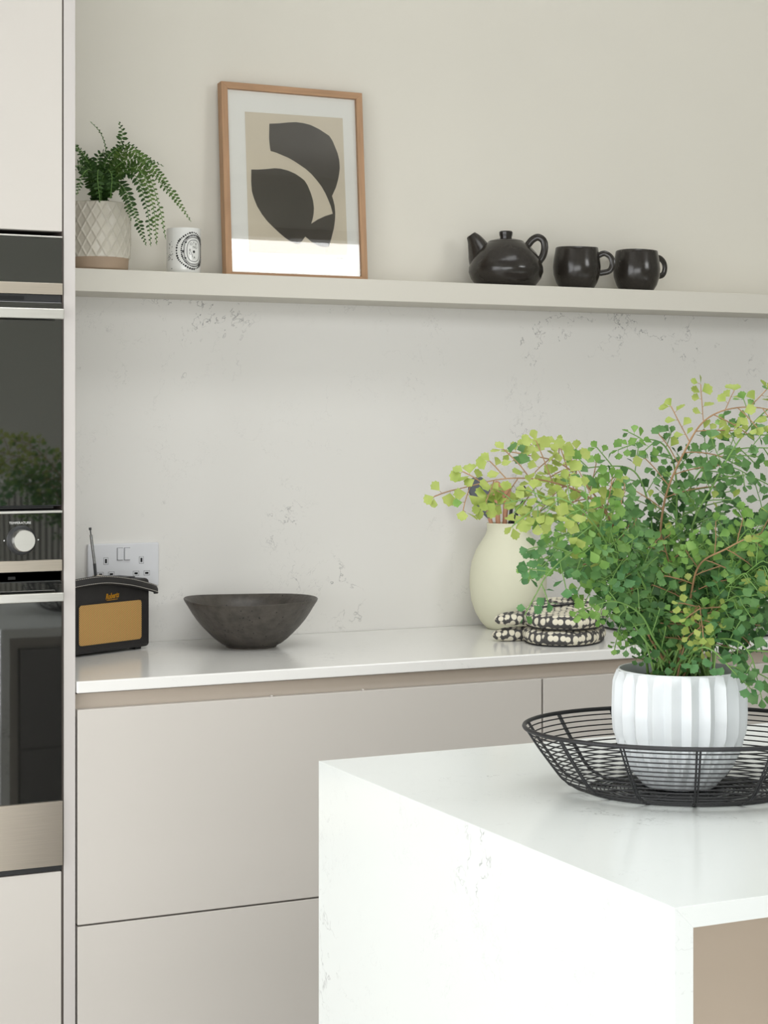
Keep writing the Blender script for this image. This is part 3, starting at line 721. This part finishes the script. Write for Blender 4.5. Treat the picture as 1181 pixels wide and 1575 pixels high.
# ------------------------------------------------------------------ bowl
B = empty('bowl', (1.299, 3.3355, WT), 0, 'wide speckled charcoal clay bowl standing on the worktop', 'bowl')
def wob(r, z, a):
    k = z/.086
    return (r*(1+.006*k*math.sin(3*a+1)+.004*k*math.sin(5*a)), z+.0014*k*k*math.sin(2*a+2.6)+.0008*k*k*math.sin(3*a))
prof = [(0, .003), (.042, .003), (.0455, .0), (.0490, .0), (.0500, .003), (.0590, .0075), (.0710, .0165), (.0830, .0280), (.0950, .0400), (.1060, .0530), (.1150, .0660), (.1220, .0775), (.1290, .0880), (.1305, .0920), (.1295, .0930), (.1270, .0915), (.119, .0790), (.108, .0620), (.094, .0450), (.075, .0270), (.050, .012), (0, .008)]
lathe('bowl_body', prof, M['bowl'], B, n=96, fn=wob)
bm = bmesh.new(); random.seed(21)
for k in range(260):      # small pits of glaze
    i = random.randint(4, 17); (r0, z0), (r1, z1) = prof[i], prof[i+1] if i+1 < len(prof) else prof[i]; t = random.random()
    r, z = r0+(r1-r0)*t, z0+(z1-z0)*t; a = random.uniform(0, 2*PI)
    if not (.005 < z < .089): continue
    q = wob(r, z, a); rad = random.uniform(.0006, .0018)
    nrm = Vector(((z1-z0)*math.cos(a), (z1-z0)*math.sin(a), -(r1-r0))).normalized(); c = Vector((q[0]*math.cos(a), q[0]*math.sin(a), q[1]))+nrm*.0003
    s1 = nrm.orthogonal().normalized(); s2 = nrm.cross(s1)
    vv = [bm.verts.new(c+s1*rad*math.cos(2*PI*j/6)+s2*rad*.8*math.sin(2*PI*j/6)) for j in range(6)]; top = bm.verts.new(c+nrm*.0003)
    for j in range(6): bm.faces.new((vv[j], vv[(j+1) % 6], top))
sp_ = bmobj('glaze_speckles', bm, M['ink'], B); sp_['kind'] = 'stuff'
random.seed(5)

# ------------------------------------------------------------------ utensil vase
VX, VY = 1.912, 3.4085
V = empty('utensil_jar', (VX, VY, WT), 0, 'pale green ribbed clay jar holding utensils on the worktop', 'jar')
lathe('jar_body', [(0, .0), (.044, 0), (.047, .002), (.058, .014), (.070, .034), (.0785, .060), (.0822, .090), (.0815, .115), (.0770, .142), (.068, .167), (.0555, .187), (.0475, .200), (.0448, .210), (.0450, .219), (.0462, .2225), (.0452, .224), (.0432, .2225), (.0425, .212), (.044, .203), (.056, .184), (.064, .165), (.072, .14), (.076, .11), (.074, .07), (.05, .02), (0, .012)], M['vase'], V, n=96,
      fn=lambda r, z, a: r+(.00028*math.sin(z*900) if .02 < z < .20 else 0)+(.0005*math.sin(a*40+z*300) if .035 < z < .062 else 0))
def utensil(label, pts, r, m, cat='utensil', name='utensil_handle'):
    o0 = Vector(pts[0]); t = empty(name, o0, 0, label, cat, 'kitchen utensils in the jar')
    tube('handle', [Vector(p)-o0 for p in pts], r, m, t, n=10); return t, o0
def vp(u, v, dy=0): return pt(u, v, VX*SN+VY*CS+dy)
dn = Vector((VX, VY, WT+.03))
# slate spatula
t, o0 = utensil('slate grey rounded spatula leaning left in the jar', [dn+Vector((-.028, -.016, .01)), vp(756, 808, -.010), vp(750, 785, -.015)], .0045, M['wood'], 'spatula', 'spatula')
out = [(722, 742), (727, 735), (740, 733), (750, 741), (756, 760), (757, 778), (756, 800), (750, 797), (738, 784), (727, 768), (721, 755)]
bm = bmesh.new(); A = [bm.verts.new(vp(u, v, -.017)-o0) for u, v in out]; f = bm.faces.new(A); r = bmesh.ops.extrude_face_region(bm, geom=[f])
for v in r['geom']:
    if isinstance(v, bmesh.types.BMVert): v.co.y += .006
bmesh.ops.bevel(bm, geom=bm.edges[:], offset=.0015, segments=2, affect='EDGES')
bmobj('blade', bm, M['slate'], t, smooth=True, ang=.7)
def spoon(label, u0, u1, v1, dy, m):
    t, o0 = utensil(label, [dn+Vector(((u0-776)*.0012, dy, 0)), vp(u0, 806, dy), vp(u1, v1, dy)], [.005, .005, .006], m, 'spoon', 'spoon')
    c = vp(u1, v1, dy)-o0+Vector((0, 0, .018)); bm = bmesh.new(); bmesh.ops.create_uvsphere(bm, u_segments=16, v_segments=10, radius=1)
    for v in bm.verts: v.co = Vector((v.co.x*.014, v.co.y*.004, v.co.z*.021))+c
    bmobj('spoon_head', bm, m, t, smooth=True)
spoon('pinkish wooden spoon upright in the jar, left of the two', 766, 764, 768, -.008, M['wood'])
spoon('pinkish wooden spoon upright in the jar, right of the two', 776, 778, 772, .008, M['wood'])
t, o0 = utensil('black tongs with a round tip behind the fern leaves in the jar', [dn+Vector((.01, .02, 0)), vp(784, 806, -.004), vp(787, 775, -.004), vp(803, 752, -.004)], [.004, .004, .0035, .003], M['black'], 'tongs', 'tongs')
bm = bmesh.new(); bmesh.ops.create_uvsphere(bm, u_segments=12, v_segments=8, radius=.0065)
for v in bm.verts: v.co += vp(804, 751, -.004)-o0
bmobj('tip', bm, M['black'], t, smooth=True)
tube('tong_arm', [vp(788, 806, .004)-o0, vp(798, 782, .004)-o0, vp(806, 770, .004)-o0], .004, M['black'], t)

# ------------------------------------------------------------------ oven mitts
def mitt(c, rot, z0, label, th, rise):
    t = empty('oven_mitt', (c[0], c[1], z0), rot, label, 'oven mitt', 'printed oven mitts on the worktop')
    # local x: tip(-) to cuff(+), y: right(-) / left(+)
    def pillow(bm, n, outline, h, ctr):
        ins = min(.9, h/2/max(.001, min(math.hypot(x-ctr[0], y-ctr[1]) for x, y in outline)))
        sec = [(.0, 0), (.35, .001), (1-ins, .0)]+[(1-ins*(1-math.cos(t_)), h/2*(1+math.sin(t_))) for t_ in [-PI/2+PI*q/10 for q in range(1, 10)]]+[(1-ins, h), (1-ins*1.8 if ins < .5 else .3, h*1.03), (.3, h*1.05), (0, h*1.05)]
        rings = []
        for sc_, zz in sec:
            ring = []
            for x, y in outline:
                px = ctr[0]+(x-ctr[0])*sc_; py = ctr[1]+(y-ctr[1])*sc_
                ring.append((px, py, zz+rise*max(0, px/.12)**1.5+(.0010*math.sin(px*110+py*70) if zz > h*.8 else 0)))
            rings.append(ring)
        V_ = [[bm.verts.new(p) for p in r] for r in rings[1:-1]]
        for i in range(len(V_)-1):
            for j in range(n): bm.faces.new((V_[i][j], V_[i][(j+1) % n], V_[i+1][(j+1) % n], V_[i+1][j]))
        for r, rr in ((V_[0], rings[0]), (V_[-1], rings[-1])):
            cx = sum(p[0] for p in rr)/n; cy = sum(p[1] for p in rr)/n; cz = sum(p[2] for p in rr)/n
            cv = bm.verts.new((cx, cy, cz))
            for j in range(n): bm.faces.new((r[j], r[(j+1) % n], cv))
    bm = bmesh.new(); n = 56
    outl = []
    for j in range(n):
        a = 2*PI*j/n; c1, s1 = math.cos(a), math.sin(a); e = .62 if c1 > 0 else .95
        outl.append((.118*math.copysign(abs(c1)**e, c1), (.082+.006*c1)*math.copysign(abs(s1)**.8, s1)))
    pillow(bm, n, outl, th, (0, 0))
    bmobj('hand_pad', bm, M['mitt'], t, smooth=True)
    bm = bmesh.new()
    o2 = [(-.005+.062*math.cos(a)*math.cos(2.25)-.026*math.sin(a)*math.sin(2.25), .088+.062*math.cos(a)*math.sin(2.25)+.026*math.sin(a)*math.cos(2.25)) for a in [2*PI*j/36 for j in range(36)]]
    pillow(bm, 36, o2, th*.86, (-.005, .088)); bmobj('thumb_pad', bm, M['mitt'], t, smooth=True)
    bm = bmesh.new(); add_tube(bm, [(x*.93, y*.93, .0016+rise*max(0, x/.12)**1.5) for x, y in outl], .0016, 6, closed=True); bmobj('edge_piping', bm, M['black'], t, smooth=True)
    return t
mrot = math.atan2(.8, .6)
m1 = mitt((1.898, 3.158), mrot, WT, 'black and cream printed oven mitt, the lower of the stacked pair', .029, 0)
m2 = mitt((1.902, 3.160), mrot+.06, WT+.0318, 'black and cream printed oven mitt, the upper one with a loop and label', .028, .022)
bm = bmesh.new()
loop = spline([(.02, .06, .030), (.03, .03, .034), (.045, .0, .036), (.055, -.02, .040), (.075, -.012, .048), (.095, .0, .05)], 5)
add_tube(bm, loop, .0055, 8, rz=.0018); bmobj('hanging_loop', bm, M['black'], m2, smooth=True)
bm = bmesh.new(); add_box(bm, .070, .098, -.100, -.099, .008, .030)
tg = bmobj('care_label', bm, M['tag'], m2); tg.rotation_euler = (0, 0, 0)

# ------------------------------------------------------------------ hob
hb = empty('induction_hob', (2.087, 3.035, WT), 0, 'black glass induction hob set in the worktop behind the big fern', 'hob')
box('glass_plate', 0, .78, 0, .42, .0, .0055, M['hob'], hb, bev=.001)
box('edge_trim', -.0015, .7815, -.0015, .4215, .0, .002, M['chrome'], hb)
for cx, cy, r in ((.17, .13, .08), (.17, .31, .07), (.55, .13, .07), (.55, .30, .09)):
    bm = bmesh.new(); add_tube(bm, [(cx+r*math.cos(a), cy+r*math.sin(a), .0056) for a in [2*PI*k/40 for k in range(40)]], .0006, 4, closed=True); bmobj('zone_ring', bm, M['grey'], hb)

# ------------------------------------------------------------------ wire basket
WX, WY = 1.244, 1.789
W = empty('wire_basket', (WX, WY, WT), -YAW, 'oval black wire basket tray on the white island', 'basket')
RW_ = .00085
def bsec(k):      # k 0 (foot) .. 1 (rim): half axes and height
    z = .0015+.0735*k
    g = [(0, .118), (.06, .134), (.18, .1475), (.4, .160), (.7, .1765), (1, .191)]
    for (k0, a0), (k1, a1) in zip(g, g[1:]):
        if k <= k1: a = a0+(a1-a0)*(k-k0)/(k1-k0); break
    return a, a*.80, z
def ring(name, a, b, z, r, n=72, ns=6):
    bm = bmesh.new(); add_tube(bm, [(a*math.cos(2*PI*i/n), b*math.sin(2*PI*i/n), z+(.0018*math.sin(4*PI*i/n) if False else 0)) for i in range(n)], r, ns, closed=True)
    return bmobj(name, bm, M['wire'], W, smooth=True)
ring('rim', .191, .191*.80, .075, .0026, 96, 8)
for i in range(15):
    a, b, z = bsec((i/15)**1.25); ring('wire_ring', a, b, z, RW_)
for i in range(22):
    a = .116-.0047*i; ring('base_ring', a, a*.8, .0016+.0010*math.sin(i), RW_*.9, 56, 5)
for i in range(14):
    a = 2*PI*(i+.35)/14
    for off in (-.0085, .0085):
        pth = [(.03*math.cos(a), .024*math.sin(a), .0036)]+[(bsec(k/8)[0]*math.cos(a+off*(1.2))*1.006, bsec(k/8)[1]*math.sin(a+off*1.2)*1.006, bsec(k/8)[2]) for k in range(9)]
        if i % 2 and False: continue
        tube('rib', pth, .0012, M['wire'], W, n=6)

# ------------------------------------------------------------------ maidenhair fern in pleated pot
PX, PY, PZ = 1.2413, 1.8017, WT+.0055
G = empty('potted_maidenhair_fern', (PX, PY, PZ), 0, 'large leafy maidenhair fern in a pleated white pot inside the wire basket', 'potted plant')
NP = 22
def pleat(r, z, a):
    h = z/.135
    p = (a*NP/(2*PI)) % 1; tri = abs(p-.5)*2            # 0..1 sharp folds
    sh = max(0, .47-h)*1.35; p2 = (a*NP/(2*PI)+sh) % 1; p3 = (a*NP/(2*PI)-sh) % 1; tri2 = max(abs(p2-.5)*2, abs(p3-.5)*2)
    w_ = min(1, max(0, (.47-h)/.10))                    # lower half: folds step sideways into facets
    wq = (1-w_)*tri+w_*tri2
    amp = .0055*min(1, h*6)*min(1, (1-h)*9+.15)
    return r+amp*(wq-.5)*2*(.8 if w_ < .5 else .9)
def potr(h):
    g = [(0, .042), (.04, .046), (.15, .0560), (.30, .0662), (.47, .0735), (.62, .0750), (.8, .0744), (.95, .0732), (1, .0725)]
    for (k0, a0), (k1, a1) in zip(g, g[1:]):
        if h <= k1+1e-9: return a0+(a1-a0)*(h-k0)/(k1-k0)
    return g[-1][1]
prof = [(0, 0), (.044, 0)]+[(potr(i/40), .135*i/40) for i in range(41)]
bm = bmesh.new(); add_lathe(bm, prof, NP*8, pleat)
add_lathe(bm, [(.0723, .135), (.0716, .1366), (.0695, .1366), (.0685, .134), (.068, .118)], NP*8)
bmesh.ops.remove_doubles(bm, verts=bm.verts[:], dist=.00005)
bmobj('pot', bm, M['white_ceramic'], G, smooth=True, ang=.35)
lathe('soil', [(.0682, .122), (.05, .126), (.02, .128), (0, .128)], M['soil'], G, n=40)

# leaflets: fan-shaped, shared meshes, one per tone and form
def leaflet_geo(kind):
    n = 9; spread = (1.05, .88, .74)[kind]; v = [(0, 0, 0), (0, .2, 0)]
    for i in range(n):
        a = -spread+2*spread*i/(n-1); notch = (.0, .10, .02, .12, .0, .12, .02, .10, .0)[i] if kind != 2 else (.0, .02, .05, .0, .0, .03, .0, .02, .0)[i]
        R = (1.0-.16*abs(a/spread)**2)-notch
        v.append((R*math.sin(a)*.80, .10+R*math.cos(a)*.90, .10*(a/spread)**2-.03))
    f = [(1, i+3, i+2) for i in range(n-1)]+[(0, 1, 2), (0, n+1, 1)]
    return v, f
GEO = [leaflet_geo(k) for k in range(3)]
LM = {}
for t_ in range(5):
    for k in range(3):
        me = pymesh('leaflet', GEO[k][0], GEO[k][1]); me.materials.append(LEAF[t_])
        for p in me.polygons: p.use_smooth = True
        LM[(t_, k)] = me
leaves = []      # (matrix, tone, kind, frond index)
GO = Vector((PX, PY, PZ)); fronds = []
random.seed(11)
TOCAM = Vector((-SN, -CS, 0.12)).normalized()
def place_leaf(p, d, size, tone, fi):
    r = Vector((random.gauss(0, 1), random.gauss(0, 1), random.gauss(0, 1))).normalized()
    nrm = (TOCAM*.75+Vector((0, 0, .75))+r*.75); nrm = nrm-d*nrm.dot(d)
    if nrm.length < .05: nrm = d.orthogonal()
    nrm.normalize(); x = d.cross(nrm)
    m = Matrix(((x.x, d.x, nrm.x, p.x), (x.y, d.y, nrm.y, p.y), (x.z, d.z, nrm.z, p.z), (0, 0, 0, 1))) @ Matrix.Diagonal((size*random.uniform(.85, 1.15), size, size, 1))
    leaves.append((m, tone, random.choice((0, 0, 1, 1, 2)), fi))
def frond3(path, tones, npin=12, plen=.055, size=.0125, start=.3, brown=False, r0=.0016):
    pts = spline(path, 8); L = [0]
    for i in range(1, len(pts)): L.append(L[-1]+(pts[i]-pts[i-1]).length)
    fi = len(fronds); bm = bmesh.new()
    add_tube(bm, [p-GO for p in pts], [r0*(1-.65*i/len(pts)) for i in range(len(pts))], 6)
    def at(t):
        s_ = t*L[-1]
        for i in range(1, len(pts)):
            if L[i] >= s_: k = (s_-L[i-1])/max(1e-9, L[i]-L[i-1]); return pts[i-1].lerp(pts[i], k), (pts[i]-pts[i-1]).normalized()
        return pts[-1], (pts[-1]-pts[-2]).normalized()
    pl = (TOCAM+Vector((random.uniform(-.4, .4), random.uniform(-.4, .4), random.uniform(-.1, .6)))).normalized()
    for j in range(npin+1):
        t = start+(1-start)*j/npin; p, d = at(min(t, .999)); sg_ = 1 if j % 2 else -1
        side = d.cross(pl)
        if side.length < .1: side = d.orthogonal()
        side.normalize()
        ln = plen*(1-.55*((t-start)/(1-start))**1.5)*random.uniform(.75, 1.15)
        if j == npin: dr = d; ln = plen*.5
        else: dr = (side*sg_*.9+d*.65+pl*random.uniform(-.45, .45)).normalized()
        q = p.copy(); dd = dr.copy(); nseg = max(3, int(ln/.0086)); pp = [p.copy()]
        tone = tones[min(len(tones)-1, int(len(tones)*(t-start)/(1-start+1e-6)))]
        for s_ in range(nseg):
            q = q+dd*ln/nseg; dd = (dd+Vector((random.uniform(-.08, .08), random.uniform(-.08, .08), -.05+random.uniform(-.05, .05)))).normalized(); pp.append(q.copy())
            sd = dd.cross(pl); sd = sd.normalized() if sd.length > .1 else dd.orthogonal().normalized()
            sg2 = 1 if s_ % 2 else -1
            ld = (sd*sg2+dd*.45+pl*random.uniform(-.3, .3)).normalized()
            tn = tone if random.random() < .8 else random.choice(tones)
            st_ = random.uniform(.0015, .004); sz = size*1.06*random.uniform(.72, 1.12)*(1-.2*s_/nseg)
            add_tube(bm, [q-GO, q+ld*st_-GO], .00035, 3, caps=False)
            place_leaf(q+ld*st_, ld, sz, tn, fi)
            if random.random() < .35 and s_ < nseg-1: place_leaf(q-ld*.0015, (ld*-1+dd*.9).normalized(), sz*.9, tn, fi)
        place_leaf(q, dd, size*.85, tone, fi)
        add_tube(bm, [x-GO for x in pp], .0007, 4, caps=False)
    o = bmobj('stem', bm, M['stem'] if brown else M['stem_g'], G, smooth=True); fronds.append(o)
def gp(u, v, dD=0.0): return pt(u, v, 2.16+dD)
def sb(): return GO+Vector((random.uniform(-.035, .035), random.uniform(-.03, .03), .124))
D_, Mi, Fr, Ye, Bl = 0, 1, 2, 3, 4
# signature fronds, traced through space
frond3([sb(), gp(985, 950, -.03), gp(952, 830, -.07), gp(915, 772, -.10), gp(850, 742, -.12), gp(780, 736, -.13), gp(705, 752, -.13)], [Mi, Fr, Ye, Ye, Ye, Ye], 19, .058, .0155, .40, True, .0018)
frond3([sb(), gp(975, 960, -.05), gp(930, 860, -.10), gp(880, 800, -.13), gp(820, 770, -.14), gp(770, 775, -.14)], [Mi, Fr, Fr, Ye, Ye], 14, .045, .013, .45)
frond3([sb(), gp(1020, 900, .0), gp(1020, 780, .0), gp(1055, 690, -.01), gp(1090, 642, -.02), gp(1150, 626, -.03), gp(1230, 640, -.04)], [Mi, Mi, Ye, Ye, Ye, Ye], 16, .055, .0135, .48, True, .0018)
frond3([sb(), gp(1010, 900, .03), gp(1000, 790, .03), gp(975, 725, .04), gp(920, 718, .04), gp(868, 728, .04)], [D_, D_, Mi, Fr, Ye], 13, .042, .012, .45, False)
frond3([sb(), gp(990, 900, -.06), gp(950, 850, -.11), gp(890, 845, -.14), gp(845, 880, -.15), gp(822, 918, -.15)], [Mi, Bl, Mi, Bl], 15, .046, .0135, .3)
frond3([sb(), gp(1000, 880, -.03), gp(960, 820, -.08), gp(900, 815, -.10), gp(850, 830, -.11), gp(828, 860, -.11)], [Mi, Mi, Fr, Bl], 14, .045, .013, .3)
frond3([sb(), gp(1060, 930, -.04), gp(1075, 870, -.08), gp(1115, 845, -.10), gp(1165, 822, -.11), gp(1230, 810, -.12)], [Mi, Fr, Fr, Ye], 13, .048, .0135, .35, True)
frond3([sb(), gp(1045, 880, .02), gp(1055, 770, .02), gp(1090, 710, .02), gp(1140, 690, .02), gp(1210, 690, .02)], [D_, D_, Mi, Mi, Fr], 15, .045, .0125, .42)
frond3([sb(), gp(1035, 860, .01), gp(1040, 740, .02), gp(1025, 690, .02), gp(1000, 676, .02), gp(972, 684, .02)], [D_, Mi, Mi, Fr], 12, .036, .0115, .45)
frond3([sb(), gp(1090, 990, -.05), gp(1130, 985, -.09), gp(1155, 1010, -.10), gp(1166, 1052, -.10)], [Bl, Mi, Mi], 9, .034, .0135, .3)
frond3([sb(), gp(1070, 1000, -.08), gp(1095, 1000, -.10), gp(1125, 1030, -.11), gp(1140, 1045, -.11)], [Bl, Bl], 7, .030, .013, .25)
frond3([sb(), gp(1010, 990, -.06), gp(985, 945, -.09), gp(945, 925, -.11), gp(905, 935, -.12)], [D_, Mi, Fr], 9, .032, .011, .3)
frond3([sb(), gp(990, 1000, .0), gp(968, 970, -.01), gp(955, 960, -.02), gp(948, 985, -.03)], [Mi, Fr], 7, .022, .009, .2)
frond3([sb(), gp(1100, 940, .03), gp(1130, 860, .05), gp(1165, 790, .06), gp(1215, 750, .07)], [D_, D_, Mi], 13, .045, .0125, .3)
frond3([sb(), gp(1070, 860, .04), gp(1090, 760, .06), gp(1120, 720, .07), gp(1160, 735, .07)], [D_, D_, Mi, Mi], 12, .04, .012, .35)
frond3([sb(), gp(1060, 840, -.02), gp(1100, 740, -.03), gp(1150, 660, -.03), gp(1215, 600, -.03)], [Mi, Mi, Fr, Ye], 14, .045, .0125, .45)
frond3([sb(), gp(980, 940, -.05), gp(940, 850, -.11), gp(900, 790, -.15), gp(850, 765, -.16), gp(812, 790, -.16)], [Mi, Fr, Ye, Ye], 15, .045, .0145, .4)
frond3([sb(), gp(985, 930, .0), gp(950, 820, -.03), gp(905, 750, -.05), gp(860, 712, -.06), gp(812, 700, -.06)], [Mi, Fr, Ye, Ye], 14, .042, .014, .5, True)
# bushy body
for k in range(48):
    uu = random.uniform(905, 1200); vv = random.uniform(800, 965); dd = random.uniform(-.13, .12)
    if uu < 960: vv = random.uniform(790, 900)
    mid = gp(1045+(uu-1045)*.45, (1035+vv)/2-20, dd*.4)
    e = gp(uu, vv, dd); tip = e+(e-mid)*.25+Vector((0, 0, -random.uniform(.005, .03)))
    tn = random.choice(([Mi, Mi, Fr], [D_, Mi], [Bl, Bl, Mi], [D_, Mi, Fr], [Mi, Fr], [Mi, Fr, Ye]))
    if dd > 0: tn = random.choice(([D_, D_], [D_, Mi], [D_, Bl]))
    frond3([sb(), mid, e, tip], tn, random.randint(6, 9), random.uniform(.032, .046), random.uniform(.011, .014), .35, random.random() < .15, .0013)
for k in range(16):       # the side of the plant beyond the frame and behind
    a = random.uniform(-1.4, 1.9); R = random.uniform(.14, .26); hgt = random.uniform(.06, .19)
    e = GO+Vector((R*math.cos(a)*1.0, R*math.sin(a), .13+hgt)); mid = GO+Vector((R*.35*math.cos(a), R*.35*math.sin(a), .14+hgt*.75))
    frond3([sb(), mid, e, e+Vector((.05*math.cos(a), .05*math.sin(a), -.03))], [D_, Mi, Fr], 9, .042, .0125, .35)
# the 300 leaflets that show largest are objects, the others one part
def score(L_):
    m = L_[0]; p = m.translation; D = p.x*SN+p.y*CS; lat = p.x*CS-p.y*SN; u = 590.5+lat/D*F
    if u > 1181: return 0
    nz = abs(m.col[2].xyz.normalized().dot(TOCAM)); return m.col[0].xyz.length**2*nz/D**2*math.exp(-(D-1.9)*9)
leaves.sort(key=score, reverse=True)
for m, tone, kd, fi in leaves[:300]:
    o = bpy.data.objects.new('leaflet', LM[(tone, kd)]); C.objects.link(o); o.parent = fronds[fi]
    o.matrix_local = Matrix.Translation(-GO) @ m
v = []; f = []; mi = []
for m, tone, kd, fi in leaves[300:]:
    b0 = len(v); gv, gf = GEO[kd]
    v += [(m @ Vector(q))-GO for q in gv]; f += [tuple(i+b0 for i in t_) for t_ in gf]; mi += [tone]*len(gf)
me = pymesh('foliage', v, f)
fo = link('foliage', me, LEAF, G, smooth=True)
me.polygons.foreach_set('material_index', mi); me.update(); fo['kind'] = 'stuff'
print('leaflets', len(leaves))
